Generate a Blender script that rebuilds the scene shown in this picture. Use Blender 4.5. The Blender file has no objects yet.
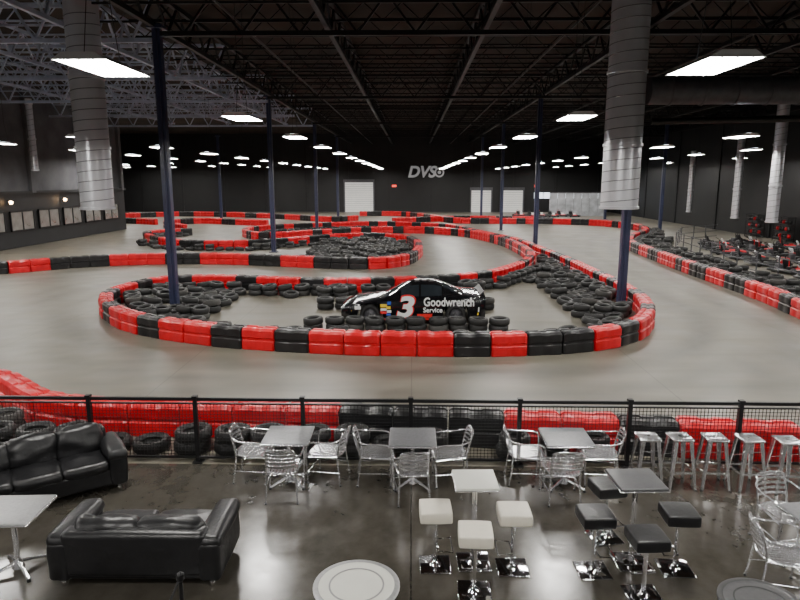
import bpy, math, random
from mathutils import Vector, Matrix, noise
random.seed(7)
R=math.radians
COL=bpy.context.scene.collection

# ------------------------------------------------------------ materials
MATS={}
def mat(name,col,rough=.5,metal=0.,var=0.,scale=8.,bump=0.,emit=None,es=0.,coat=0.,spec=.5,rvar=0.):
    m=bpy.data.materials.new(name); m.use_nodes=True
    nt=m.node_tree; b=nt.nodes['Principled BSDF']
    b.inputs['Roughness'].default_value=rough
    b.inputs['Metallic'].default_value=metal
    b.inputs['Coat Weight'].default_value=coat
    b.inputs['Specular IOR Level'].default_value=spec
    c=(col[0],col[1],col[2],1)
    b.inputs['Base Color'].default_value=c
    if var>0 or bump>0 or rvar>0:
        tc=nt.nodes.new('ShaderNodeTexCoord')
        n=nt.nodes.new('ShaderNodeTexNoise'); n.inputs['Scale'].default_value=scale; n.inputs['Detail'].default_value=6
        nt.links.new(tc.outputs['Object'],n.inputs['Vector'])
        if var>0:
            r=nt.nodes.new('ShaderNodeValToRGB')
            r.color_ramp.elements[0].position=.3; r.color_ramp.elements[1].position=.7
            r.color_ramp.elements[0].color=tuple(max(0,x*(1-var)) for x in col)+(1,)
            r.color_ramp.elements[1].color=tuple(min(1,x*(1+var)) for x in col)+(1,)
            nt.links.new(n.outputs['Fac'],r.inputs['Fac']); nt.links.new(r.outputs['Color'],b.inputs['Base Color'])
        if rvar>0:
            mr=nt.nodes.new('ShaderNodeMapRange'); mr.inputs['From Min'].default_value=.3; mr.inputs['From Max'].default_value=.7
            mr.inputs['To Min'].default_value=max(.02,rough-rvar); mr.inputs['To Max'].default_value=rough+rvar
            nt.links.new(n.outputs['Fac'],mr.inputs['Value']); nt.links.new(mr.outputs['Result'],b.inputs['Roughness'])
        if bump>0:
            bp=nt.nodes.new('ShaderNodeBump'); bp.inputs['Strength'].default_value=bump; bp.inputs['Distance'].default_value=.02
            nt.links.new(n.outputs['Fac'],bp.inputs['Height']); nt.links.new(bp.outputs['Normal'],b.inputs['Normal'])
    if emit:
        b.inputs['Emission Color'].default_value=(*emit,1); b.inputs['Emission Strength'].default_value=es
    MATS[name]=m
    return m
mat('red_plastic',(.58,.003,.012),.34,var=.15,scale=3,bump=.05)
mat('black_plastic',(.009,.009,.010),.38,var=.3,scale=3,bump=.05)
mat('rubber',(.014,.014,.014),.6,var=.35,scale=2.0,bump=.15)
mat('rubber_grey',(.045,.043,.04),.7,var=.3,scale=4)
mat('column_paint',(.035,.042,.09),.3,var=.15,scale=2)
mat('black_steel',(.008,.008,.009),.4,metal=.2,var=.2,scale=10)
mat('galvanised',(.80,.81,.85),.3,metal=.6,var=.04,scale=2)
mat('galvanised_dark',(.10,.10,.11),.5,metal=.3,var=.2,scale=4)
mat('seam_metal',(.22,.23,.25),.35,metal=.5,var=.1,scale=9)
mat('aluminium',(.80,.80,.82),.22,metal=.9,var=.05,scale=20)
mat('chrome',(.85,.85,.87),.07,metal=1,var=.02,scale=10)
mat('brushed_top',(.18,.18,.19),.38,metal=.4,var=.15,scale=30)
mat('silver_top',(.30,.30,.30),.4,metal=.5,var=.1,scale=30)
mat('black_top',(.04,.04,.043),.4,var=.15,scale=20)
mat('black_leather',(.008,.008,.009),.36,var=.3,scale=7,bump=.35,spec=.45)
mat('white_vinyl',(.70,.66,.56),.4,var=.04,scale=12,bump=.05)
mat('white_top',(.62,.62,.56),.3,var=.03,scale=6)
mat('car_black',(.005,.005,.006),.16,coat=.6,var=.1,scale=4)
mat('glass_dark',(.02,.025,.03),.06,var=.1,scale=3)
mat('decal_white',(.8,.8,.8),.4,var=.02,scale=4)
mat('decal_red',(.65,.02,.02),.4,var=.02,scale=4)
mat('decal_yellow',(.8,.55,.03),.4,var=.02,scale=4)
mat('decal_blue',(.03,.1,.5),.4,var=.02,scale=4)
mat('fixture_white',(.8,.8,.8),.4,var=.03,scale=5)
mat('tube_light',(1,1,1),.5,emit=(1,.97,.92),es=125,var=.01)
mat('added_uplight',(1,1,1),.5,emit=(.85,.92,1),es=12,var=.01)  # glow added on the fixture tops to brighten the ceiling
mat('wall_black',(.0055,.0055,.006),.5,var=.35,scale=.6)
mat('wall_grey',(.10,.10,.108),.7,var=.3,scale=.7,bump=.1)
mat('wall_dark_grey',(.010,.010,.011),.6,var=.3,scale=.7)
mat('roof_deck',(.026,.015,.009),.8,var=.8,scale=.35)
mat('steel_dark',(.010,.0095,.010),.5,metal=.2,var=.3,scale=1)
mat('steel_lit_tone',(.46,.51,.64),.42,metal=.2,var=.2,scale=1)  # left roof steel: the light on it is painted in as a paler colour
mat('door_cream_glow',(.6,.59,.56),.5,var=.06,scale=1,emit=(.8,.79,.75),es=.45)  # cream doors; their lit look is painted in with emission
mat('window_glow',(.06,.06,.06),.15,emit=(.80,.74,.62),es=.16,var=.6,scale=1.8)
mat('warm_bulb',(1,.7,.4),.4,emit=(1,.6,.28),es=40,var=.01)
mat('sign_grey',(.5,.5,.51),.4,var=.03,scale=3,emit=(.6,.6,.62),es=.25)
mat('exit_red',(.8,.05,.03),.4,emit=(1,.08,.05),es=2,var=.01)
mat('silver_panel',(.5,.52,.55),.35,metal=.4,var=.3,scale=1.2)
mat('lit_window',(.8,.85,.9),.4,emit=(.85,.93,1),es=2.2,var=.02)

def concrete(name,c1,c2,rough,rv,s1,streak,joint=.45,wear=False):
    m=bpy.data.materials.new(name); m.use_nodes=True; nt=m.node_tree; b=nt.nodes['Principled BSDF']
    L=nt.links.new
    tc=nt.nodes.new('ShaderNodeTexCoord')
    n1=nt.nodes.new('ShaderNodeTexNoise'); n1.inputs['Scale'].default_value=s1; n1.inputs['Detail'].default_value=9; n1.inputs['Roughness'].default_value=.65
    n1.inputs['Distortion'].default_value=.3
    L(tc.outputs['Object'],n1.inputs['Vector'])
    mp=nt.nodes.new('ShaderNodeMapping'); mp.inputs['Scale'].default_value=(streak,1.6,1); mp.inputs['Rotation'].default_value=(0,0,.12)
    n2=nt.nodes.new('ShaderNodeTexNoise'); n2.inputs['Scale'].default_value=.9; n2.inputs['Detail'].default_value=7; n2.inputs['Distortion'].default_value=.5
    L(tc.outputs['Object'],mp.inputs['Vector']); L(mp.outputs['Vector'],n2.inputs['Vector'])
    ad=nt.nodes.new('ShaderNodeMath'); ad.operation='ADD'; L(n1.outputs['Fac'],ad.inputs[0]); L(n2.outputs['Fac'],ad.inputs[1])
    r=nt.nodes.new('ShaderNodeValToRGB'); r.color_ramp.elements[0].position=.36; r.color_ramp.elements[1].position=.64
    mu=nt.nodes.new('ShaderNodeMath'); mu.operation='MULTIPLY'; mu.inputs[1].default_value=.5
    L(ad.outputs[0],mu.inputs[0]); L(mu.outputs[0],r.inputs['Fac'])
    r.color_ramp.elements[0].color=(*c1,1); r.color_ramp.elements[1].color=(*c2,1)
    bk=nt.nodes.new('ShaderNodeTexBrick'); bk.offset=0; bk.inputs['Scale'].default_value=1
    bk.inputs['Brick Width'].default_value=5.5; bk.inputs['Row Height'].default_value=5.5; bk.inputs['Mortar Size'].default_value=.012
    bk.inputs['Color1'].default_value=(1,1,1,1); bk.inputs['Color2'].default_value=(.93,.93,.93,1); bk.inputs['Mortar'].default_value=(joint,joint,joint,1)
    L(tc.outputs['Object'],bk.inputs['Vector'])
    mx=nt.nodes.new('ShaderNodeMix'); mx.data_type='RGBA'; mx.blend_type='MULTIPLY'; mx.inputs['Factor'].default_value=1
    L(r.outputs['Color'],mx.inputs['A']); L(bk.outputs['Color'],mx.inputs['B'])
    out=mx.outputs['Result']
    if wear:  # rubber laid down along the driven lines
        at=nt.nodes.new('ShaderNodeAttribute'); at.attribute_name='rubber_wear'
        m1=nt.nodes.new('ShaderNodeMath'); m1.operation='MULTIPLY'; L(at.outputs['Fac'],m1.inputs[0])
        n3=nt.nodes.new('ShaderNodeMapRange'); n3.inputs['From Min'].default_value=.3; n3.inputs['From Max'].default_value=.65; n3.inputs['To Min'].default_value=.5; n3.inputs['To Max'].default_value=1
        L(n2.outputs['Fac'],n3.inputs['Value']); L(n3.outputs['Result'],m1.inputs[1])
        m2=nt.nodes.new('ShaderNodeMix'); m2.data_type='RGBA'; m2.blend_type='MIX'
        L(m1.outputs[0],m2.inputs['Factor']); L(out,m2.inputs['A']); m2.inputs['B'].default_value=(.042,.038,.031,1); out=m2.outputs['Result']
    L(out,b.inputs['Base Color'])
    mr=nt.nodes.new('ShaderNodeMapRange'); mr.inputs['From Min'].default_value=.35; mr.inputs['From Max'].default_value=.65
    mr.inputs['To Min'].default_value=rough-rv; mr.inputs['To Max'].default_value=rough+rv
    L(n1.outputs['Fac'],mr.inputs['Value']); L(mr.outputs['Result'],b.inputs['Roughness'])
    MATS[name]=m
concrete('track_concrete',(.105,.095,.072),(.205,.187,.147),.42,.06,.7,.22,.55,True)
concrete('lounge_concrete',(.040,.036,.029),(.068,.061,.050),.2,.03,4.5,3.6,.5)

# ------------------------------------------------------------ mesh builder
class MB:
    def __init__(s): s.v=[];s.f=[];s.m=[];s.mats=[];s.M=Matrix.Identity(4)
    def mi(s,name):
        if name not in s.mats: s.mats.append(name)
        return s.mats.index(name)
    def add(s,vs,fs,mn):
        o=len(s.v); M=s.M
        s.v.extend([tuple(M@Vector(v)) for v in vs]); k=s.mi(mn)
        for f in fs: s.f.append([i+o for i in f]); s.m.append(k)
    def box(s,c,d,mn,rz=0):
        x,y,z=d[0]/2,d[1]/2,d[2]/2
        vs=[Vector((a*x,b*y,e*z)) for a in(-1,1) for b in(-1,1) for e in(-1,1)]
        if rz:
            q=Matrix.Rotation(rz,3,'Z'); vs=[q@v for v in vs]
        vs=[v+Vector(c) for v in vs]
        s.add(vs,[(0,1,3,2),(4,6,7,5),(0,4,5,1),(2,3,7,6),(0,2,6,4),(1,5,7,3)],mn)
    def bar(s,a,b,w,h,mn):
        a=Vector(a);b=Vector(b);d=(b-a).normalized()
        up=Vector((0,0,1)) if abs(d.z)<.95 else Vector((0,1,0))
        u=d.cross(up).normalized()*w/2; w2=u.cross(d).normalized()*h/2
        vs=[a-u-w2,a+u-w2,a+u+w2,a-u+w2,b-u-w2,b+u-w2,b+u+w2,b-u+w2]
        s.add(vs,[(3,2,1,0),(4,5,6,7),(0,1,5,4),(1,2,6,5),(2,3,7,6),(3,0,4,7)],mn)
    def tube(s,pts,r,mn,seg=8,closed=False,smooth=0):
        pts=[Vector(p) for p in pts]
        if smooth: pts=catmull(pts,smooth,closed)
        n=len(pts); rings=[]; prev=None
        for i,p in enumerate(pts):
            if closed: t=(pts[(i+1)%n]-pts[i-1])
            else: t=pts[min(i+1,n-1)]-pts[max(i-1,0)]
            t=t.normalized() if t.length>1e-9 else Vector((0,0,1))
            if prev is None:
                a=Vector((0,0,1)) if abs(t.z)<.9 else Vector((1,0,0)); u=t.cross(a).normalized()
            else:
                u=(prev-t*prev.dot(t)); u=u.normalized() if u.length>1e-6 else prev
            prev=u; w=t.cross(u)
            rr=r[i] if isinstance(r,(list,tuple)) else r
            rings.append([p+(u*math.cos(2*math.pi*k/seg)+w*math.sin(2*math.pi*k/seg))*rr for k in range(seg)])
        vs=[v for rg in rings for v in rg]; fs=[]
        m=n if closed else n-1
        for i in range(m):
            j=(i+1)%n
            for k in range(seg):
                l=(k+1)%seg; fs.append((i*seg+k,i*seg+l,j*seg+l,j*seg+k))
        if not closed:
            fs.append(tuple(range(seg))[::-1]); fs.append(tuple((n-1)*seg+k for k in range(seg)))
        s.add(vs,fs,mn)
    def cyl(s,c,r,h,mn,seg=24,r2=None):
        s.lathe([(0,0),(r,0),(r if r2 is None else r2,h),(0,h)],mn,seg,c)
    def lathe(s,prof,mn,seg=24,c=(0,0,0),axis='Z',tilt=None):
        vs=[];fs=[];c=Vector(c);n=len(prof)
        q=Matrix.Identity(3)
        if axis=='X': q=Matrix.Rotation(R(90),3,'Y')
        if axis=='Y': q=Matrix.Rotation(R(-90),3,'X')
        if tilt is not None: q=tilt@q
        for k in range(seg):
            a=2*math.pi*k/seg
            for (r,z) in prof: vs.append(c+q@Vector((r*math.cos(a),r*math.sin(a),z)))
        for k in range(seg):
            l=(k+1)%seg
            for i in range(n-1):
                a,b=prof[i][0]<1e-6,prof[i+1][0]<1e-6
                if a and b: continue
                q4=(k*n+i,l*n+i,l*n+i+1,k*n+i+1)
                if a: q4=(k*n+i,l*n+i+1,k*n+i+1)
                elif b: q4=(k*n+i,l*n+i,k*n+i+1)
                fs.append(q4)
        s.add(vs,fs,mn)
    def torus_tire(s,c,Ro,w,mn,seg=18,tilt=None,ri=.58):
        Ri=Ro*ri; h=w/2
        prof=[(Ri,-h*.55),(Ri+.25*(Ro-Ri),-h),(Ro-.25*(Ro-Ri),-h),(Ro,-h*.6),(Ro,h*.6),(Ro-.25*(Ro-Ri),h),(Ri+.25*(Ro-Ri),h),(Ri,h*.55),(Ri+.03,0),(Ri,-h*.55)]
        s.lathe(prof,mn,seg,c,tilt=tilt)
    def rbox(s,c,d,r,mn,n=4,puff=0,wr=0,q=None,seed=0):
        h=[x/2 for x in d]; r=min(r,min(h)*.98)
        def par(H,nn):
            e=[-H,-H+r*.25,-H+r*.6,-H+r]
            mid=[-H+r+(2*H-2*r)*k/nn for k in range(1,nn)]
            return e+mid+[H-r,H-r*.6,H-r*.25,H]
        P=[par(h[i],n) for i in range(3)]
        N=[len(p)-1 for p in P]; idx={}; vs=[];fs=[]
        def V(i,j,k):
            key=(i,j,k)
            if key in idx: return idx[key]
            p=Vector((P[0][i],P[1][j],P[2][k]))
            core=Vector([max(-(h[a]-r),min(h[a]-r,p[a])) for a in range(3)])
            dd=p-core
            nr=dd.normalized() if dd.length>1e-9 else Vector((0,0,1))
            if dd.length>1e-9: p=core+nr*r
            if puff:
                u=[p[a]/h[a] for a in range(3)]
                b=1
                for a in range(3):
                    b*=(1-min(1,abs(u[a]))**2*(1-abs(nr[a])))
                p=p+nr*puff*b
            if wr: p=p+nr*wr*noise.noise(Vector((p.x*7+seed*3.1,p.y*7,p.z*7)))
            if q: p=q@p
            idx[key]=len(vs); vs.append(p+Vector(c)); return idx[key]
        for a in range(3):
            b,e=(a+1)%3,(a+2)%3
            for side in (0,N[a]):
                for i in range(N[b]):
                    for j in range(N[e]):
                        def g(x,y):
                            t=[0,0,0]; t[a]=side;t[b]=x;t[e]=y; return V(*t)
                        f=(g(i,j),g(i+1,j),g(i+1,j+1),g(i,j+1))
                        fs.append(f if side else f[::-1])
        s.add(vs,fs,mn)
    def mesh(s,name,smooth=True,ang=35):
        me=bpy.data.meshes.new(name); me.from_pydata(s.v,[],s.f)
        for m in s.mats: me.materials.append(MATS[m])
        me.polygons.foreach_set('material_index',s.m)
        if smooth:
            me.polygons.foreach_set('use_smooth',[True]*len(s.f)); me.update()
            me.set_sharp_from_angle(angle=R(ang))
        me.update(); return me
    def obj(s,name,loc=(0,0,0),rz=0,smooth=True,parent=None,ang=35):
        return put(name,s.mesh(name,smooth,ang),loc,rz,parent)
def put(name,me,loc=(0,0,0),rz=0,parent=None):
    o=bpy.data.objects.new(name,me); o.location=loc; o.rotation_euler=(0,0,rz); COL.objects.link(o)
    if parent: o.parent=parent
    return o
def catmull(P,k,closed=False):
    n=len(P); out=[]
    rng=n if closed else n-1
    for i in range(rng):
        if closed: a,b,c,d=P[i-1],P[i],P[(i+1)%n],P[(i+2)%n]
        else: a,b,c,d=P[max(i-1,0)],P[i],P[i+1],P[min(i+2,n-1)]
        for j in range(k):
            t=j/k
            out.append(.5*((2*b)+(c-a)*t+(2*a-5*b+4*c-d)*t*t+(3*b-a-3*c+d)*t**3))
    if not closed: out.append(P[-1])
    return out
def resample(pts,step,closed=False):
    if closed: pts=pts+[pts[0]]
    out=[pts[0]]; acc=0
    for a,b in zip(pts,pts[1:]):
        L=(b-a).length
        while acc+L>=step and L>1e-9:
            t=(step-acc)/L; a=a+(b-a)*t; L=(b-a).length; out.append(a); acc=0
        acc+=L
    return out
def text(body,size,loc,rot,mn,name,parent=None,shear=0,ext=.01,bold=0,sx=1):
    cu=bpy.data.curves.new(name,'FONT'); cu.body=body; cu.size=size; cu.extrude=ext; cu.shear=shear; cu.offset=bold
    cu.align_x='CENTER'; cu.align_y='CENTER'
    t=bpy.data.objects.new(name+'_c',cu); COL.objects.link(t)
    bpy.context.view_layer.update()
    me=bpy.data.meshes.new_from_object(t.evaluated_get(bpy.context.evaluated_depsgraph_get()))
    bpy.data.objects.remove(t)
    me.materials.clear(); me.materials.append(MATS[mn])
    o=bpy.data.objects.new(name,me); COL.objects.link(o); o.location=loc; o.rotation_euler=rot; o.scale=(sx,1,1)
    if parent: o.parent=parent
    return o
def inside(p,poly):
    x,y=p;c=False;n=len(poly)
    for i in range(n):
        x1,y1=poly[i];x2,y2=poly[i-1]
        if (y1>y)!=(y2>y) and x<(x2-x1)*(y-y1)/(y2-y1)+x1: c=not c
    return c
def dist(p,poly,closed=True):
    m=1e18;n=len(poly);px,py=p
    for i in range(0 if closed else 1,n):
        ax,ay=poly[i-1];dx=poly[i][0]-ax;dy=poly[i][1]-ay
        t=((px-ax)*dx+(py-ay)*dy)/max(dx*dx+dy*dy,1e-9); t=0 if t<0 else 1 if t>1 else t
        e=(px-ax-dx*t)**2+(py-ay-dy*t)**2
        if e<m: m=e
    return math.sqrt(m)
def dm(s): return [tuple(float(t)/10 for t in p.split(',')) for p in s.split()]

# ------------------------------------------------------------ track plan (metres)
ISL_F=[(-10.75,22.6),(-10.45,21.28),(-9.54,19.72),(-7.97,18.12),(-5.82,16.99),(-4.32,16.49),(-2.93,16.21),(-1.2,15.98),(0.47,15.9),(2.27,15.95),(3.89,16.2),(5.03,16.66),(6.15,17.5),(7.2,19.2),(7.75,21.2),(7.97,23.2),(8.0,25.2),(7.95,28.8),(7.85,32.65),(7.58,36.55),(7.3,40.5),(6.9,44),(5.3,49.5)]
ISL_B=dm('35,570 0,595 -31,610 -84,586 -129,551 -134,511 -110,475 -80,500 -43,530 7,540 42,508 62,440 66,363 58,321 41,285 24,266 3,257 -21,252 -45,252 -67,257 -88,259 -103,252')
ISL=ISL_F+ISL_B
B_=dm('-420,262 -300,270 -212,283 -197,299 -183,313 -163,328 -135,337 -102,338 -63,328 -31,320 -9,326 2,357 4,409 -5,455 -31,474 -59,460 -83,433 -105,415 -129,410 -156,419 -185,452 -203,487 -190,510 -173,520')
B_=[(-25.2,27.2)]+[p for p in B_ if p[0]>-20.5]
E_=dm('108,150 122,176 127,206 130,228 132,260 133,295 135,334 138,379 142,418 159,466 187,517 200,580 183,630 141,658 90,662 44,670 21,735 -15,800 -71,802')
N_=[(-12.5,13.9),(-10.6,13.3),(-9.2,12.75),(-8.1,12.2),(-7.1,11.3),(-6.3,10.85),(-5.2,10.7),(-3.7,10.62),(-1.9,10.55),(-.2,10.4),(2.1,10.2),(3.7,10.05),(5.7,9.82),(6.35,9.78)]
SM=[(p.x,p.y) for p in catmull([Vector((x,y,0)) for x,y in ISL],4,True)]
SB=[(p.x,p.y) for p in catmull([Vector((x,y,0)) for x,y in B_],4)]

# ------------------------------------------------------------ room shell
XL,XLL,XR,YF,YB,ZC=-26.,-41.,27.5,90.5,-9.,10.7
# track floor: subdivided slab carrying the rubber-wear attribute
b=MB(); st=.5; nx=int((XR-XLL)/st)+1; ny=int((YF-9.4)/st)+1
vs=[];wear=[]
for j in range(ny+1):
    for i in range(nx+1):
        x=XLL+(XR-XLL)*i/nx; y=9.4+(YF+.1-9.4)*j/ny; vs.append((x,y,0))
        w=0
        if -26<x<16 and y<66:
            d=min(dist((x,y),ISL),dist((x,y),B_,False),dist((x,y),E_,False))
            q=1.1+.45*noise.noise(Vector((x*.12,y*.12,3)))
            w=.75*math.exp(-((d-q*1.3)/.5)**2)+.6*math.exp(-((d-q*2.7)/.45)**2)+.35*math.exp(-((d-q*3.8)/.35)**2)
            if inside((x,y),ISL): w=.3
        wear.append(min(1,w*(.5+.9*(.5+.5*noise.noise(Vector((x*.25,y*.25,0)))))))
fs=[(j*(nx+1)+i,j*(nx+1)+i+1,(j+1)*(nx+1)+i+1,(j+1)*(nx+1)+i) for j in range(ny) for i in range(nx)]
b.add(vs,fs,'track_concrete'); me=b.mesh('floor',smooth=False)
at=me.attributes.new('rubber_wear','FLOAT','POINT'); at.data.foreach_set('value',wear)
put('floor',me)
b=MB(); b.box(((XLL+XR)/2,(9.4+YB)/2,-.1),(XR-XLL+.6,9.4-YB,.2),'lounge_concrete'); b.obj('floor_lounge',smooth=False)
b=MB(); b.box(((XLL+XR)/2,(YB+YF)/2,ZC+.15),(XR-XLL+.8,YF-YB+.8,.3),'roof_deck'); b.obj('ceiling',smooth=False)
b=MB(); b.box(((XLL+XR)/2,YF+.15,ZC/2),(XR-XLL+.6,.3,ZC),'wall_black')
for i in range(12): b.box((XLL+3+i*5.8,YF-.02,ZC/2),(.25,.06,ZC),'steel_dark')
b.obj('wall_far',smooth=False)
b=MB(); b.box((XR+.15,(YB+YF)/2,ZC/2),(.3,YF-YB,ZC),'wall_black')
for i in range(11): b.box((XR-.03,YB+5+i*9,ZC/2),(.1,.35,ZC),'wall_dark_grey')
b.obj('wall_right',smooth=False)
b=MB(); b.box(((XLL+XR)/2,YB-.15,ZC/2),(XR-XLL+.6,.3,ZC),'wall_grey'); b.obj('wall_near',smooth=False)
b=MB()
b.box((XL-.15,(YB+58)/2,7.1),(.3,58-YB,ZC-3.6),'wall_grey'); b.box((XL-.15,(YB+58)/2,1.8),(.32,58-YB,3.55),'wall_dark_grey')
for i in range(9): b.box((XL+.12,3+i*6.8,7.1),(.25,.45,ZC-3.6),'wall_grey')
b.box((XL+.1,(YB+58)/2,3.6),(.25,58-YB,.18),'wall_dark_grey')
b.box(((XL+XLL)/2-.15,57.9,ZC/2),(XL-XLL,.3,ZC),'wall_black')
b.box((XLL-.15,(57.9+YF)/2,ZC/2),(.3,YF-57.9,ZC),'wall_black')
b.obj('wall_left',smooth=False)
k=0
for y in [26.5,30,36.0,39.2,42.4,45.6,48.8,52,55.2]:
    k+=1; b=MB()
    b.box((0,0,0),(.04,2.5,1.15),'window_glow')
    for yy in(-1.28,0,1.28): b.box((.03,yy,0),(.09,.08,1.3),'black_steel')
    for zz in(-.62,.62): b.box((.03,0,zz),(.09,2.64,.08),'black_steel')
    b.obj('window_%d'%k,(XL+.05,y,1.75),smooth=False)
for y in (41.0,47.5,54.0):
    b=MB(); b.box((.05,0,0),(.1,.18,.28),'black_steel'); b.lathe([(0,-.12),(.09,-.1),(.12,.05),(0,.1)],'warm_bulb',14,(.17,0,0))
    b.obj('wall_sconce',(XL+.12,y,3.0))
def rollup(name,x,w,h,z0=0,mn='door_cream_glow'):
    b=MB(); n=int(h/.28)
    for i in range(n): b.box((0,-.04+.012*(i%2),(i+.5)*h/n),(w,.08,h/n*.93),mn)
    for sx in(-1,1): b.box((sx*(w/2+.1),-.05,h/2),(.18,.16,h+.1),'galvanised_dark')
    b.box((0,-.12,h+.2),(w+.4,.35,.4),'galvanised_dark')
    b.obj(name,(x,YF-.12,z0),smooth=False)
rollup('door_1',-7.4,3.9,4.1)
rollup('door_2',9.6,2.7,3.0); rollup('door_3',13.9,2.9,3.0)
for i,x in enumerate((18.2,21.4,24.6)):
    b=MB(); b.box((0,0,0),(2.6,.05,.8),'lit_window')
    for xx in(-1.32,0,1.32): b.box((xx,-.03,0),(.08,.1,.95),'black_steel')
    for zz in(-.44,.44): b.box((0,-.03,zz),(2.7,.1,.08),'black_steel')
    b.obj('window_%d'%(k+1+i),(x,YF-.1,2.3),smooth=False)
b=MB()
for i in range(7): b.box((i*1.0,0,1.4),(.96,.08,2.8),'silver_panel')
b.box((3,0,2.85),(7,.14,.12),'galvanised_dark'); b.obj('pit_partition',(17.6,81,0),smooth=False)
sg=bpy.data.objects.new('wall_sign',None); COL.objects.link(sg); sg.location=(2.0,YF-.12,5.45)
text('DVS',2.1,(-.75,0,0),(R(90),0,0),'sign_grey','letters',sg,shear=.25,ext=.06,bold=.07,sx=1.0)
b=MB(); b.lathe([(0,-.06),(.68,-.06),(.68,.06),(0,.06)],'sign_grey',28,(0,0,0),axis='Y')
b.lathe([(0,0),(.46,0),(.46,.09),(0,.09)],'wall_black',20,(0,-.15,0),axis='Y')
b.lathe([(0,0),(.24,0),(.24,.09),(0,.09)],'sign_grey',20,(0,-.25,0),axis='Y')
b.obj('disc',(1.75,-.02,0.0),parent=sg)
for x,y in ((-2.5,YF-.2),(17.2,YF-.2)):
    b=MB(); b.box((0,0,0),(.6,.1,.28),'exit_red'); b.box((0,.03,0),(.8,.08,.42),'black_steel'); b.obj('exit_sign',(x,y,3.6),smooth=False)

# ------------------------------------------------------------ roof steel
def truss(b,p0,p1,zt,zb,step,mn,cw=.09,ww=.045):
    p0=Vector(p0);p1=Vector(p1);L=(p1-p0).length;n=max(2,int(L/step));d=(p1-p0)/n
    b.bar((*p0.xy,zt),(*p1.xy,zt),cw,cw,mn); b.bar((*p0.xy,zb),(*p1.xy,zb),cw,cw,mn)
    for i in range(n):
        a=p0+d*i;m=a+d*.5;c=a+d
        b.bar((*a.xy,zt),(*m.xy,zb),ww,ww,mn); b.bar((*m.xy,zb),(*c.xy,zt),ww,ww,mn)
b=MB()
y=2.
while y<YF:
    truss(b,(-11,y,0),(XR,y,0),10.45,9.85,1.3,'steel_dark',.07,.035); y+=2.4
b.obj('roof_joists',smooth=False)
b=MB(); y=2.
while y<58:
    truss(b,(XL,y,0),(-11,y,0),10.45,9.75,1.3,'steel_lit_tone',.07,.035); y+=2.4
truss(b,(-11,0,0),(-11,58,0),10.4,9.2,1.6,'steel_lit_tone',.14,.07)
truss(b,(-16,0,0),(-16,58,0),10.4,9.3,1.6,'steel_lit_tone',.12,.06)
truss(b,(-21,0,0),(-21,58,0),10.4,9.3,1.6,'steel_lit_tone',.12,.06)
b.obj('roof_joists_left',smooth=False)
b=MB()
for x in(-8.4,-2.8,2.4,7.7,14,20.5,XR-.3): truss(b,(x,0,0),(x,YF,0),10.4,9.35,2.0,'steel_dark',.16,.07)
b.obj('roof_girders',smooth=False)
b=MB()
for yy in(14,22,30,38.5,47,55.5): truss(b,(XL,yy,0),(-8.4,yy,0),10.3,8.9,1.5,'steel_lit_tone',.14,.07)
for yy in(22,38.5,55.5,72): truss(b,(-8.4,yy,0),(XR,yy,0),10.3,9.1,1.8,'steel_dark',.15,.07)
b.obj('roof_cross_girders',smooth=False)
b=MB()
for x in(-5.5,5.2,11.6,17): b.tube([(x,0,9.3),(x,YF-.3,9.3)],.04,'steel_dark',6)
b.obj('sprinkler_pipes')

b=MB(); b.box((0,0,4.7),(.26,.26,9.4),'column_paint'); b.box((0,0,.02),(.5,.5,.04),'column_paint')
for sx in(-1,1):
    for sy in(-1,1): b.cyl((sx*.2,sy*.2,.04),.02,.04,'galvanised',8)
b.box((0,0,9.3),(.5,.5,.1),'column_paint')
b.box((0,-.16,4.7),(.07,.06,9.2),'column_paint')
colm=b.mesh('support_column')
for x,y in((-8.35,22.0),(-8.6,39.6),(-8.5,57.3),(-8.5,74),(7.4,22.4),(7.65,39.9),(7.9,57.3),(7.9,74),(-22,57.5),(22,57.5),(22,74),(-22,74)): put('support_column',colm,(x,y,0))

def spiral(name,x,y,r,z0,z1,mn='galvanised',pitch=.32):
    b=MB(); n=int((z1-z0-.1)/pitch); st=28
    b.lathe([(r*.93,z0),(r,z0),(r,z1)],mn,48)
    b.lathe([(r*.93,z0),(r*.93,z0+1.0)],'black_steel',36)
    pts=[]
    for i in range(n*st): a=2*math.pi*i/st; pts.append((r*math.cos(a),r*math.sin(a),z0+.04+pitch*i/st))
    b.tube(pts,.014 if r>.4 else .01,'seam_metal',6)
    for zz in(z0+.04,z0+2.0,z0+4.2):
        if zz<z1: b.lathe([(r,zz-.05),(r+.035,zz-.04),(r+.035,zz+.04),(r,zz+.05)],mn,48)
    return b.obj(name,(x,y,0),ang=60)
spiral('spiral_duct',-10.5,21.4,.52,3.45,9.9)
spiral('spiral_duct',6.68,21.0,.58,3.5,9.9)
b=MB(); b.tube([(7.35,21,7.15),(XR-.05,21.,7.15)],.42,'galvanised_dark',28)
for i in range(20): b.tube([(8+i,21,7.15),(8.06+i,21,7.15)] if i<19 else [(26.9,21,7.15),(27,21,7.15)],.45,'galvanised_dark',28)
b.tube([(7.4,20.7,6.2),(XR-.05,20.7,6.55)],.1,'steel_dark',12)
b.obj('supply_duct')
for x,y,r,z0,z1 in((22.3,45,.24,1.8,7.2),(19.9,36,.3,2.1,9.0),(25.5,60,.22,1.5,7)): spiral('wall_duct',x,y,r,z0,z1)
for x,y,r,z0,z1 in((-24.5,42,.2,5,9.5),(-25,33,.3,3.8,7.5)): spiral('wall_duct',x,y,r,z0,z1)

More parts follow.
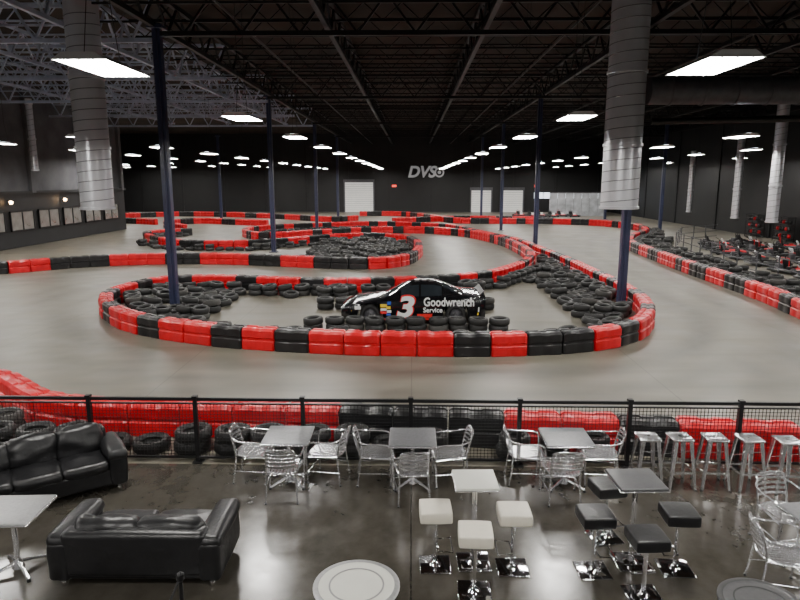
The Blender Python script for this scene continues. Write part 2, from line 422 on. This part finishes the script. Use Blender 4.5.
# pendant lights
b=MB()
L2,W2=.66,.33
b.add([(-.2,-L2,.09),(.2,-L2,.09),(.2,L2,.09),(-.2,L2,.09),(-W2,-L2,0),(W2,-L2,0),(W2,L2,0),(-W2,L2,0)],[(0,1,2,3),(4,5,1,0),(5,6,2,1),(6,7,3,2),(7,4,0,3)],'fixture_white')
b.add([(-W2+.02,-L2+.02,.004),(W2-.02,-L2+.02,.004),(W2-.02,L2-.02,.004),(-W2+.02,L2-.02,.004)],[(3,2,1,0)],'tube_light')
b.box((0,0,.098),(.16,1.0,.01),'added_uplight')  # made-up glowing strip, added to throw light onto the roof
for xx in(-.18,0,.18): b.bar((xx,-L2,-.0),(xx,L2,-.0),.012,.02,'fixture_white')
for yy in(-.5,.5): b.tube([(0,yy,.1),(0,yy*.6,.9),(0,yy*.6,4.3)],.006,'black_steel',4)
fx=b.mesh('pendant_light',smooth=False)
ys=[1.75-6.85]+[1.75+6.85*i for i in range(13)]
for xr in(-3.98,3.8,-11.2,11.0,-18.4,18.4,24.6,-23.8):
    for i,yy in enumerate(ys):
        if yy>88: continue
        if abs(xr)>20 and i%2: continue
        put('pendant_light',fx,(xr,yy,5.82 if abs(xr)<15 else 6.0))
for xr in(-31,-37):
    for yy in(63,70,77,84): put('pendant_light',fx,(xr,yy,6.0))

# ------------------------------------------------------------ barriers
PROF=[(-.2,0),(-.22,.03),(-.22,.25),(-.185,.28),(-.185,.32),(-.22,.35),(-.22,.53),(-.17,.59),(-.06,.6),(-.04,.575),(.04,.575),(.06,.6),(.17,.59),(.22,.53),(.22,.35),(.185,.32),(.185,.28),(.22,.25),(.22,.03),(.2,0)]
def barrier(P,pattern,closed=False,bl=.93,sm=4):
    pts=[Vector((x,y,0)) for x,y in P]
    pts=catmull(pts,sm,closed); fine=resample(pts,bl,closed)
    b=MB(); n=len(PROF); seq=[]
    while len(seq)<len(fine): 
        for ch,c in pattern: seq+= [ch]*c
    segs=list(zip(fine,fine[1:]))
    if closed: segs.append((fine[-1],fine[0]))
    for j,(a,c) in enumerate(segs):
        d=(c-a); L=d.length
        if L<.2: continue
        d.normalize(); nn=Vector((d.y,-d.x,0)); vs=[]
        jit=random.uniform(-.02,.02); secs=[(.01,.86),(.05,.97),(.08,1),(L*.36,1),(L*.40,.94),(L*.60,.94),(L*.64,1),(L-.08,1),(L-.05,.97),(L-.01,.86)]
        for (t,sc) in secs:
            for (u,z) in PROF: vs.append(a+d*t+nn*(u*sc+jit)+Vector((0,0,z*(.5+.5*sc))))
        fs=[]
        for q in range(len(secs)-1):
            for k in range(n):
                l=(k+1)%n; fs.append((q*n+k,q*n+l,(q+1)*n+l,(q+1)*n+k))
        fs.append(tuple(range(n))[::-1]); fs.append(tuple((len(secs)-1)*n+k for k in range(n)))
        b.add(vs,fs,'red_plastic' if seq[j]=='R' else 'black_plastic')
    return b.obj('track_barrier',ang=30)
barrier(ISL,[('B',1),('R',2),('B',1),('R',2),('B',1),('R',2),('B',1),('R',1),('B',1),('R',4),('B',1),('R',1),('B',2),('R',1)],True)
barrier(B_,[('B',2),('R',3),('B',2),('R',2),('B',3),('R',3)])
barrier(dm('-345,745 -289,790 -221,777 -152,738 -88,686 -58,715'),[('R',3),('B',2)])
barrier(dm('-199,560 -236,610 -221,660 -172,638 -134,624'),[('R',4),('B',2)])
barrier(E_,[('B',2),('R',2),('B',2),('R',1),('B',1),('R',3)])
barrier(N_,[('R',13),('B',3),('R',2),('B',1),('R',8)],bl=.93)
barrier([(-28.0+2.4,64),(-30,66),(-34,65)],[('R',3),('B',2)])
barrier([(-2,66.5),(4,70),(10,70),(15,67.5)],[('R',3),('B',2)])

# ------------------------------------------------------------ tires
def tire(b,x,y,z,tl=.12,Ro=None,w=.19,mn=None,seg=16):
    Ro=Ro or random.uniform(.28,.31)
    q=Matrix.Rotation(random.uniform(-tl,tl),3,'X')@Matrix.Rotation(random.uniform(-tl,tl),3,'Y')
    b.torus_tire((x,y,z),Ro,w,mn or ('rubber' if random.random()<.85 else 'rubber_grey'),seg,tilt=q)
COLS=[(-8.35,22.0),(-8.6,39.6),(7.4,22.4),(7.65,39.9)]
b=MB(); y=15.; row=0
while y<60:
    x=-14+(row%2)*.31
    while x<9:
        px,py=x+random.uniform(-.07,.07),y+random.uniform(-.07,.07)
        if inside((px,py),SM) and all((px-u)**2+(py-v)**2>.2 for u,v in COLS):
            d=dist((px,py),SM)
            if d>.54:
                fill=(px<-6.6 and py<26) or (px>5.4 and py<46) or (px>3.8 and py<17.8)
                car=(-2.9<px<2.9 and 18.0<py<21.6)
                if (d<1.25 or fill) and not car:
                    lay=2 if (d<.95 or random.random()<.3) and py<50 else 1
                    for l in range(lay): tire(b,px+random.uniform(-.05,.05)*l,py,.115+.2*l,.05+.13*(l==lay-1),seg=16 if py<35 else 10)
        x+=.63
    y+=.56; row+=1
b.obj('infield_tires',ang=50)
b=MB()
x=-2.9
while x<3.0:
    for l in range(2): tire(b,x+random.uniform(-.04,.04),18.55+random.uniform(-.04,.04),.115+.2*l,.06)
    x+=.61
x=-3.0
while x<3.2:
    for l in range(2): tire(b,x,21.8+random.uniform(-.05,.05),.115+.2*l,.06)
    x+=.62
b.obj('car_display_tires',ang=50)
b=MB(); y=27.; row=0
while y<53:
    x=-26+(row%2)*.31
    while x<1:
        px,py=x+random.uniform(-.07,.07),y+random.uniform(-.07,.07)
        if inside((px,py),SB) and all((px-u)**2+(py-v)**2>.2 for u,v in COLS):
            d=dist((px,py),SB,False)
            if .52<d<1.2 or (d>.52 and px>-6 and py<46):
                for l in range(2 if random.random()<.5 else 1): tire(b,px,py,.115+.2*l,.1,seg=10)
        x+=.64
    y+=.58; row+=1
b.obj('loop_tires',ang=50)
b=MB(); EP=resample(catmull([Vector((x,y,0)) for x,y in E_[2:12]],4),.63)
for i in range(1,len(EP)-1):
    d=(EP[i+1]-EP[i-1]).normalized(); nn=Vector((d.y,-d.x,0))
    for k in range(4 if EP[i].y<48 else 2):
        p=EP[i]+nn*(.56+.61*k)
        for l in range(2 if k<1 else (2 if random.random()<.4 else 1)): tire(b,p.x+random.uniform(-.05,.05),p.y+random.uniform(-.05,.05),.115+.2*l,.1,seg=10)
b.obj('trackside_tires',ang=50)
b=MB()
x=-7.6
while x<3.4:
    yb=9.95 if x<0 else 9.82
    if not (.9<x<1.3):
        tire(b,x+random.uniform(-.03,.03),yb-(.02*x if x>0 else 0),.1,.02,Ro=.3 if x<1 else .25,seg=28)
        if random.random()<.75: tire(b,x+random.uniform(-.04,.04),yb-(.02*x if x>0 else 0),.29,.05,Ro=.3 if x<1 else .25,seg=28)
    if x<-6.3:
        for l in range(2): tire(b,x-.2,yb+.6,.115+.2*l,.03,seg=24)
    x+=.66
b.obj('fence_side_tires',ang=50)

# ------------------------------------------------------------ lounge fence
b=MB(); x0,x1=-7.6,9.0
def fy(x): return 9.45-.006*x
for i in range(10):
    x=-6.75+1.685*i; y=fy(x); b.box((x,y,.54),(.06,.06,1.08),'black_steel'); b.box((x,y,.01),(.16,.16,.02),'black_steel')
    b.box((x,y,1.09),(.08,.08,.03),'black_steel')
for z,h in((1.05,.05),(.98,.02),(.09,.03)): b.bar((x0,fy(x0),z),(x1,fy(x1),z),.045,h,'black_steel')
x=x0
while x<x1: b.bar((x,fy(x),.09),(x,fy(x),.98),.006,.006,'black_steel'); x+=.055
z=.14
while z<.98: b.bar((x0,fy(x0),z),(x1,fy(x1),z),.006,.006,'black_steel'); z+=.055
b.obj('lounge_fence',smooth=False)
b=MB(); pts=[(16.5,27),(16.7,33),(17.0,38),(17.6,43),(20,48),(24,51)]
for (a,c) in zip(pts,pts[1:]):
    for z in(.95,.5,.1): b.bar((*a,z),(*c,z),.04,.04,'galvanised_dark')
    n=3
    for k in range(n): b.box((a[0]+(c[0]-a[0])*k/n,a[1]+(c[1]-a[1])*k/n,.5),(.05,.05,1.0),'galvanised_dark')
b.obj('pit_fence',smooth=False)

# ------------------------------------------------------------ go karts
def kart(color):
    b=MB()
    b.rbox((0,0,.09),(.62,1.5,.05),.02,'black_steel',2)
    b.tube([(-.62,-.8,.16),(-.4,-.98,.16),(.4,-.98,.16),(.62,-.8,.16),(.66,0,.16),(.62,.82,.16),(.4,.95,.16),(-.4,.95,.16),(-.62,.82,.16),(-.66,0,.16)],.07,'black_plastic',8,True,3)
    b.rbox((-.48,0,.18),(.24,.75,.2),.07,color,2); b.rbox((.48,0,.18),(.24,.75,.2),.07,color,2)
    b.rbox((0,-.72,.2),(.52,.42,.14),.06,'red_plastic',2,q=Matrix.Rotation(R(12),3,'X')); b.rbox((0,-.5,.36),(.34,.08,.34),.035,'decal_white',2,q=Matrix.Rotation(R(-20),3,'X'))
    b.rbox((0,.18,.2),(.4,.42,.1),.045,'black_plastic',2); b.rbox((0,.42,.42),(.42,.1,.5),.045,'black_plastic',2,q=Matrix.Rotation(R(-14),3,'X'))
    b.rbox((-.2,.2,.28),(.06,.36,.16),.028,'black_plastic',2); b.rbox((.2,.2,.28),(.06,.36,.16),.028,'black_plastic',2)
    b.tube([(0,-.55,.25),(0,-.2,.5)],.018,'black_steel',6)
    q=Matrix.Rotation(R(35),3,'X'); b.tube([q@Vector((.15*math.cos(a*R(30)),.15*math.sin(a*R(30)),0))+Vector((0,-.2,.5)) for a in range(12)],.016,'black_steel',6,True)
    b.bar((-.14,-.2,.5),(.14,-.2,.5),.03,.015,'black_steel')
    b.rbox((.3,.55,.3),(.28,.3,.26),.04,'galvanised_dark',2); b.rbox((-.3,.6,.26),(.2,.22,.2),.04,'black_plastic',2)
    b.tube([(0,.45,.5),(0,.6,.85)],.02,'black_steel',6); b.tube([(-.2,.5,.2),(-.2,.55,.75),(.2,.55,.75),(.2,.5,.2)],.02,color,6)
    for sx in(-1,1):
        for yy,r,w in((-.6,.13,.13),(.6,.15,.2)):
            b.torus_tire((sx*.55,yy,r),r,w,'rubber',14,tilt=Matrix.Rotation(R(90),3,'Y'),ri=.5); b.lathe([(0,-w*.3),(r*.52,-w*.3),(r*.52,w*.3),(0,w*.3)],'galvanised_dark',10,(sx*.55,yy,r),axis='X')
    return b.mesh('go_kart')
km=[kart('red_plastic'),kart('black_plastic')]
kp=[(18.4,31),(18.6,33.6),(18.8,36.2),(19.1,38.8),(19.6,41.4),(20.6,44),(21.2,32.4),(21.4,35),(21.6,37.6),(21.9,40.2),(22.3,42.8),(23.2,45.2),(24,34),(24.2,36.8),(24.4,39.6),(24.7,42.4),(18.2,28.4),(20.9,29.8),(23.6,31)]
for i,(x,y) in enumerate(kp): put('go_kart',km[0 if i%3==0 else 1],(x,y,0),R(random.uniform(60,110)))
for i in range(6): put('go_kart',km[i%2],(13.2+i*1.25,79.5-(i%2)*.8,0),R(15))
b=MB()
for sx in(-.9,.9):
    for sy in(-.25,.25): b.box((sx,sy,.9),(.04,.04,1.8),'black_steel')
for z in(.3,.8,1.3,1.78): b.box((0,0,z),(1.84,.54,.03),'black_steel')
for z in(.3,.8,1.3):
    for i in range(5): b.lathe([(0,0),(.1,.01),(.14,.1),(.13,.19),(.07,.26),(0,.27)],'red_plastic' if (i+int(z*10))%3==0 else 'black_plastic',12,(-.72+i*.36,0,z+.016))
rk=b.mesh('helmet_rack')
for x,y,a in((26.9,38,90),(26.9,41,90),(26.9,47,90),(26.9,51.,90)): put('helmet_rack',rk,(x,y,0),R(a))

# ------------------------------------------------------------ show car (nose toward -X, left flank toward -Y)
car=bpy.data.objects.new('stock_car',None); COL.objects.link(car); car.location=(.06,20.2,.0); car.rotation_euler=(0,0,R(0.5)); car.scale=(.935,.95,.98)
HW=.93; wf,wr_,wz,WR=-1.45,1.38,.33,.38
def topz(x):
    pts=[(-2.42,.50),(-2.3,.60),(-2.0,.70),(-1.2,.80),(-.7,.86),(0,.88),(1.0,.90),(1.6,.93),(2.2,.93),(2.35,.90)]
    for (a,za),(c,zc) in zip(pts,pts[1:]):
        if x<=c: return za+(zc-za)*(x-a)/(c-a)
    return pts[-1][1]
xs=[-2.42,-2.38,-2.3,-2.15,-2.0]+[-1.9+.06*i for i in range(0,71)]+[2.33,2.36]
vs=[];fs=[]
for x in xs:
    e=min(1,(x+2.42)/.5); w=HW*(.80+.20*math.sin(e*math.pi/2)) if x<-1.92 else HW*(1 if x<1.9 else 1-.12*((x-1.9)/.46)**2)
    zt=topz(x); zb=.16 if x>-2.35 else .22
    for c in(wf,wr_):
        if abs(x-c)<WR+.03: zb=max(zb,wz+math.sqrt(max(0,(WR+.03)**2-(x-c)**2)))
    zb=min(zb,zt-.1); zm=zb+(zt-zb)*.45
    half=[(0,zt+.03),(w*.5,zt+.025),(w*.82,zt),(w*.95,zt-.04),(w*.99,zt-.1),(w*1.0,zm),(w*.985,zb+.02),(w*.96,zb)]
    ring=half+[(0,zb)]+[(-a,z) for a,z in half[::-1]][:-1]
    vs+=[(x,a,z) for a,z in ring]
n=16
for i in range(len(xs)-1):
    for k in range(n):
        l=(k+1)%n; fs.append((i*n+k,(i+1)*n+k,(i+1)*n+l,i*n+l))
fs.append(tuple(range(n))); fs.append(tuple((len(xs)-1)*n+k for k in range(n))[::-1])
b=MB(); b.add(vs,fs,'car_black')
gs=[(-.95,.86,.80,.80),(-.45,1.12,.72,.66),(-.12,1.25,.66,.60),(.2,1.29,.64,.58),(.7,1.28,.63,.57),(.95,1.22,.64,.58),(1.35,1.05,.68,.62),(1.75,.92,.72,.66)]
vs=[];fs=[]
for (x,zt,wb,wt) in gs:
    wtt=wt if zt>.95 else wb*.9; zb=.84
    vs+=[(x,-wb-.08,zb),(x,-wtt,max(zb+.01,zt-.05)),(x,-wtt*.8,zt),(x,0,zt+.02),(x,wtt*.8,zt),(x,wtt,max(zb+.01,zt-.05)),(x,wb+.08,zb)]
n=7
for i in range(len(gs)-1):
    for k in range(n-1): fs.append((i*n+k,i*n+k+1,(i+1)*n+k+1,(i+1)*n+k))
gl=[];bd=[]
for i in range(len(gs)-1):
    for k in range(n-1):
        f=fs[i*(n-1)+k]
        if (i<2 and 1<=k<=4) or (i==5 and 1<=k<=4) or (k in(0,5) and 1<=i<=4): gl.append(f)
        else: bd.append(f)
b.add(vs,bd,'car_black'); b.add(vs,gl,'glass_dark')
for sy in(-1,1):
    for i in(1,3,5):
        o=i*n; p=Vector(vs[o+(0 if sy<0 else 6)]); q_=Vector(vs[o+(1 if sy<0 else 5)]); b.bar(p,q_,.05,.06,'car_black')
b.bar((2.2,-.78,.93),(2.2,.78,.93),.03,.04,'car_black')
b.add([(2.15,-.78,.93),(2.15,.78,.93),(2.30,.78,1.06),(2.30,-.78,1.06),(2.17,-.78,.92),(2.17,.78,.92),(2.32,.78,1.05),(2.32,-.78,1.05)],[(0,1,2,3),(7,6,5,4),(0,3,7,4),(1,5,6,2),(3,2,6,7)],'black_plastic')
b.box((-2.2,0,.2),(.35,1.5,.04),'black_plastic')
for sy in(-1,1):
    b.box((-.05,sy*(HW+.002),.19),(2.0,.012,.05),'decal_red'); b.box((2.0,sy*(HW*.97),.24),(.3,.012,.05),'decal_red')
    for x,z,w,h,m in((-1.0,.62,.22,.1,'decal_yellow'),(-1.0,.50,.2,.07,'decal_white'),(-1.0,.4,.22,.07,'decal_red'),(-.82,.7,.12,.1,'decal_blue'),(-.84,.56,.14,.09,'decal_yellow'),(-.82,.44,.14,.08,'decal_white'),(-.84,.34,.14,.06,'decal_blue'),(-1.85,.55,.2,.1,'decal_white'),(-2.0,.42,.14,.1,'decal_yellow'),(2.05,.5,.2,.14,'decal_white'),(2.02,.36,.22,.08,'decal_yellow'),(.35,.3,.5,.12,'decal_red')):
        b.box((x,sy*(HW+.004 if abs(x)<1.9 else HW*.965),z),(w,.014,h),m)
b.obj('body',parent=car,ang=40)
b=MB()
for x in(wf,wr_):
    for sy in(-1,1):
        b.torus_tire((x,sy*.8,wz),.335,.27,'rubber',28,tilt=Matrix.Rotation(R(90),3,'X'),ri=.58)
        b.lathe([(0,-.03),(.05,-.05),(.08,-.01),(.17,.03),(.2,-.06),(.205,.08),(0,.08)],'galvanised_dark',24,(x,sy*.86,wz),tilt=Matrix.Rotation(R(90)*sy,3,'X'))
b.obj('wheels',parent=car)
rot=(R(90),0,0); ys_=-HW-.012
text('3',.98,(-.32,ys_+.006,.55),rot,'decal_red','number_outline',car,shear=.2,bold=.045,ext=.003,sx=1.25)  # printed red outline around the white number
text('3',.9,(-.32,ys_-.006,.55),rot,'decal_white','number',car,shear=.2,bold=.03,ext=.004,sx=1.25)
text('Goodwrench',.38,(1.15,ys_-.002,.73),rot,'decal_white','side_lettering',car,bold=.008,ext=.003,sx=.82)
text('Service',.22,(.62,ys_-.002,.48),rot,'decal_white','side_lettering_small',car,bold=.004,ext=.003)
text('3',.9,(.4,0,1.325),(0,0,R(90)),'decal_white','roof_number',car,bold=.03,ext=.003)

# ------------------------------------------------------------ lounge furniture
def sofa(w,nc,bh=0):
    b=MB(); d=.9; m='black_leather'
    b.rbox((0,0,.24),(w-.1,d-.06,.26),.04,m,4)
    b.rbox((0,d/2-.13,.42+bh/2),(w-.30,.24,.56+bh),.07,m,5,puff=.015,wr=.012)
    for sx in(-1,1):
        b.rbox((sx*(w/2-.12),-.0,.33),(.24,d,.46),.06,m,4,puff=.01,wr=.01)
        b.rbox((sx*(w/2-.12),-.02,.55),(.27,d-.02,.15),.07,m,4,puff=.02,wr=.015,seed=3)
        for sy in(-1,1): b.cyl((sx*(w/2-.12),sy*(d/2-.1),0),.03,.11,'chrome',12)
    cw=(w-.48)/nc
    for i in range(nc):
        x=-(w-.48)/2+cw*(i+.5)
        b.rbox((x,-.1,.41),(cw-.015,.66,.16),.06,m,5,puff=.035,wr=.02,seed=i)
        b.rbox((x,.20,.58+bh/2),(cw-.01,.24,.36+bh),.1,m,5,puff=.05,wr=.035,seed=i+5,q=Matrix.Rotation(R(-12),3,'X'))
    return b.mesh('leather_sofa',ang=180)
put('leather_sofa',sofa(1.88,2,-.04),(-3.02,6.68,0),R(180+1))
put('leather_sofa',sofa(2.25,3,.08),(-5.25,8.25,0),R(36))

def table(name,w,mn,h=.75):
    b=MB()
    b.rbox((0,0,h-.0175),(w,w,.035),.016,mn,3); b.rbox((0,0,h-.03),(w+.012,w+.012,.03),.013,'aluminium',2)
    b.cyl((0,0,.06),.03,h-.1,'aluminium',16); b.box((0,0,h-.055),(.3,.3,.012),'aluminium')
    b.lathe([(0,.03),(.07,.03),(.05,.09),(.03,.14)],'aluminium',16)
    for a in range(4):
        t=R(45+90*a); c,s_=math.cos(t),math.sin(t)
        b.tube([(c*.04,s_*.04,.09),(c*.2,s_*.2,.06),(c*.34,s_*.34,.025)],[.024,.02,.016],'aluminium',8); b.cyl((c*.34,s_*.34,0),.022,.03,'black_plastic',10)
    return b.mesh(name)
tg=table('cafe_table',.68,'brushed_top')
T=[(-1.8,8.82),(.02,8.78),(2.25,8.82)]
for t in T: put('cafe_table',tg,(*t,0))
put('cafe_table',table('cafe_table',.68,'silver_top'),(-4.52,6.60,0),R(3))
put('cafe_table',tg,(4.6,6.62,0),R(10))

def chair():
    b=MB(); m='aluminium'; r=.0125
    for sx in(-1,1):
        b.tube([(sx*.25,-.22,0),(sx*.255,-.235,.3),(sx*.26,-.235,.56),(sx*.265,-.19,.645),(sx*.27,-.05,.665),(sx*.27,.12,.67),(sx*.235,.24,.70),(sx*.13,.30,.735),(0,.32,.745)],r,m,8,smooth=4)
        b.tube([(sx*.22,.27,0),(sx*.205,.235,.25),(sx*.2,.22,.45),(sx*.2,.25,.62),(sx*.19,.29,.76),(sx*.15,.31,.80),(0,.325,.81)],r,m,8,smooth=4)
        b.tube([(sx*.255,-.235,.42),(sx*.2,.22,.44)],.01,m,6)
        b.tube([(sx*.25,-.225,.2),(sx*.215,.25,.2)],.007,m,6)
    b.tube([(-.25,-.22,.2),(.25,-.22,.2)],.007,m,6)
    for z in(.55,.61,.67,.73,.775):
        pts=[]
        for k in range(9):
            u=-1+k/4; pts.append((u*.2,.245+(z-.55)*.25+.045*(1-u*u),z))
        for p,q in zip(pts,pts[1:]): b.bar(p,q,.006,.034,m)
    ring=[(-.21,-.23),(-.225,-.1),(-.21,.12),(-.15,.22),(0,.25),(.15,.22),(.21,.12),(.225,-.1),(.21,-.23),(0,-.25)]
    b.tube([(x,y,.44) for x,y in ring],.012,m,8,True,3)
    for i in range(9):
        x=-.18+i*.045; L=.21+.03*(1-abs(i-4)/4); b.box((x,-.01,.447),(.034,2*L,.006),m)
    for sx in(-1,1):
        for y in(-.22,.27): b.cyl((sx*(.25 if y<0 else .22),y,0),.017,.02,'black_plastic',8)
    return b.mesh('aluminium_chair')
ch=chair()
for i,(x,y) in enumerate(T):
    put('aluminium_chair',ch,(x-.55,y+.14,0),R(90+random.uniform(-6,16)))
    put('aluminium_chair',ch,(x+.55,y+.14,0),R(-90+random.uniform(-16,6)))
    put('aluminium_chair',ch,(x+(.0,.0,-.14)[i],y-.40,0),R(180+random.uniform(-8,8)))
put('aluminium_chair',ch,(4.55,7.27,0),R(10)); put('aluminium_chair',ch,(4.02,6.38,0),R(80))

def bartable(mn,w=.56,h=1.06):
    b=MB(); b.rbox((0,0,h-.02),(w,w,.04),.016,mn,3); b.rbox((0,0,h-.035),(w+.01,w+.01,.018),.008,'aluminium',2)
    b.cyl((0,0,.02),.032,h-.06,'chrome',20); b.box((0,0,h-.05),(.3,.3,.012),'chrome')
    b.rbox((0,0,.012),(.38,.38,.02),.009,'chrome',2); b.lathe([(0,.02),(.09,.022),(.05,.05),(.033,.1)],'chrome',20)
    return b.mesh('bar_table')
put('bar_table',bartable('white_top',.49),(.73,6.82,0),R(2)); put('bar_table',bartable('black_top',.54),(2.57,6.86,0),R(3))
def barstool(mn):
    b=MB(); b.rbox((0,0,.685),(.36,.36,.13),.022,mn,4,puff=.008); b.box((0,0,.612),(.24,.24,.02),'chrome')
    b.cyl((0,0,.02),.026,.6,'chrome',20); b.rbox((0,0,.011),(.36,.36,.02),.008,'chrome',2); b.lathe([(0,.02),(.07,.022),(.045,.05),(.027,.08)],'chrome',20)
    b.tube([(0,-.02,.26),(-.13,-.03,.26),(-.15,-.19,.26),(.15,-.19,.26),(.13,-.03,.26),(0,-.02,.26)],.01,'chrome',8)
    return b.mesh('bar_stool')
sw,sb=barstool('white_vinyl'),barstool('black_leather')
for x,y,a in((.28,6.76,92),(1.17,6.72,-90),(.69,6.28,178)): put('bar_stool',sw,(x,y,0),R(a))
for x,y,a in((2.08,6.68,93),(2.42,7.38,10),(3.04,6.74,-92),(2.5,6.24,184)): put('bar_stool',sb,(x,y,0),R(a))

def tolix():
    b=MB(); m='aluminium'; h=.76
    b.rbox((0,0,h-.02),(.31,.31,.04),.018,m,3); b.cyl((0,0,h+.0005),.03,.001,'black_steel',14)
    for sx in(-1,1):
        for sy in(-1,1):
            p0=Vector((sx*.135,sy*.135,h-.03));p1=Vector((sx*.205,sy*.205,0))
            d1=Vector((-sx,0,0));d2=Vector((0,-sy,0))
            for d in(d1,d2):
                w0,w1=.06,.032; nrm=Vector((0,sy,0)) if d is d1 else Vector((sx,0,0))
                vs=[p0,p0+d*w0,p1+d*w1,p1]; vs=vs+[v-nrm*.006 for v in vs]
                b.add(vs,[(0,1,2,3),(7,6,5,4),(0,4,5,1),(1,5,6,2),(2,6,7,3),(3,7,4,0)],m)
            b.cyl((sx*.2,sy*.2,0),.018,.015,'black_plastic',8)
    k=.178
    for a,c in(((-k,-k),(k,-k)),((k,-k),(k,k)),((k,k),(-k,k)),((-k,k),(-k,-k))): b.bar((*a,.26),(*c,.26),.006,.03,m)
    k=.15
    b.bar((-k,-k,.6),(k,k,.42),.02,.006,m); b.bar((k,-k,.6),(-k,k,.42),.02,.006,m)
    return b.mesh('metal_stool')
tm=tolix()
for x,y in((3.44,8.84),(3.9,8.84),(4.4,8.84),(4.89,8.82),(5.4,8.76)): put('metal_stool',tm,(x,y,0),R(random.uniform(-6,6)))

def roundtable(mn,r,edge):
    b=MB(); h=.75
    b.lathe([(0,h-.03),(r-.02,h-.03),(r,h-.02),(r,h-.005),(r-.01,h),(r-.05,h)],edge,48); b.lathe([(r-.05,h),(r-.055,h-.002),(r-.09,h-.002),(0,h-.0021)],mn,48)
    b.lathe([(r*.60,h-.003),(r*.60,h+.0005),(r*.64,h+.0005),(r*.64,h-.003)],edge,48)
    b.cyl((0,0,.02),.04,h-.05,'chrome',16); b.lathe([(0,0),(.26,0),(.26,.012),(.05,.04),(.04,.06)],'chrome',32)
    return b.mesh('round_table')
put('round_table',roundtable('white_top',.4,'silver_top'),(-.5,5.3,0)); put('round_table',roundtable('black_top',.36,'black_steel'),(3.1,5.12,0))
b=MB(); b.lathe([(0,0),(.16,0),(.15,.02),(.02,.04),(.02,.9),(.035,.92),(.035,.97),(.015,.985),(0,1.0)],'black_steel',20); b.tube([(0,0,.94),(-.04,-.25,.8),(-.06,-.6,.72)],.012,'black_steel',6,smooth=4); b.obj('rope_stanchion',(-2.05,5.1,0))

# ------------------------------------------------------------ world & camera
w=bpy.data.worlds.new('world'); bpy.context.scene.world=w; w.use_nodes=True
w.node_tree.nodes['Background'].inputs['Color'].default_value=(.5,.55,.65,1); w.node_tree.nodes['Background'].inputs['Strength'].default_value=.02
cam=bpy.data.cameras.new('camera'); co=bpy.data.objects.new('camera',cam); COL.objects.link(co)
cam.sensor_width=36; cam.lens=28.8; cam.clip_end=300; co.location=(0,0,4.41)
co.rotation_euler=(math.pi/2-math.atan(120/640),0,math.atan(12/640)); bpy.context.scene.camera=co
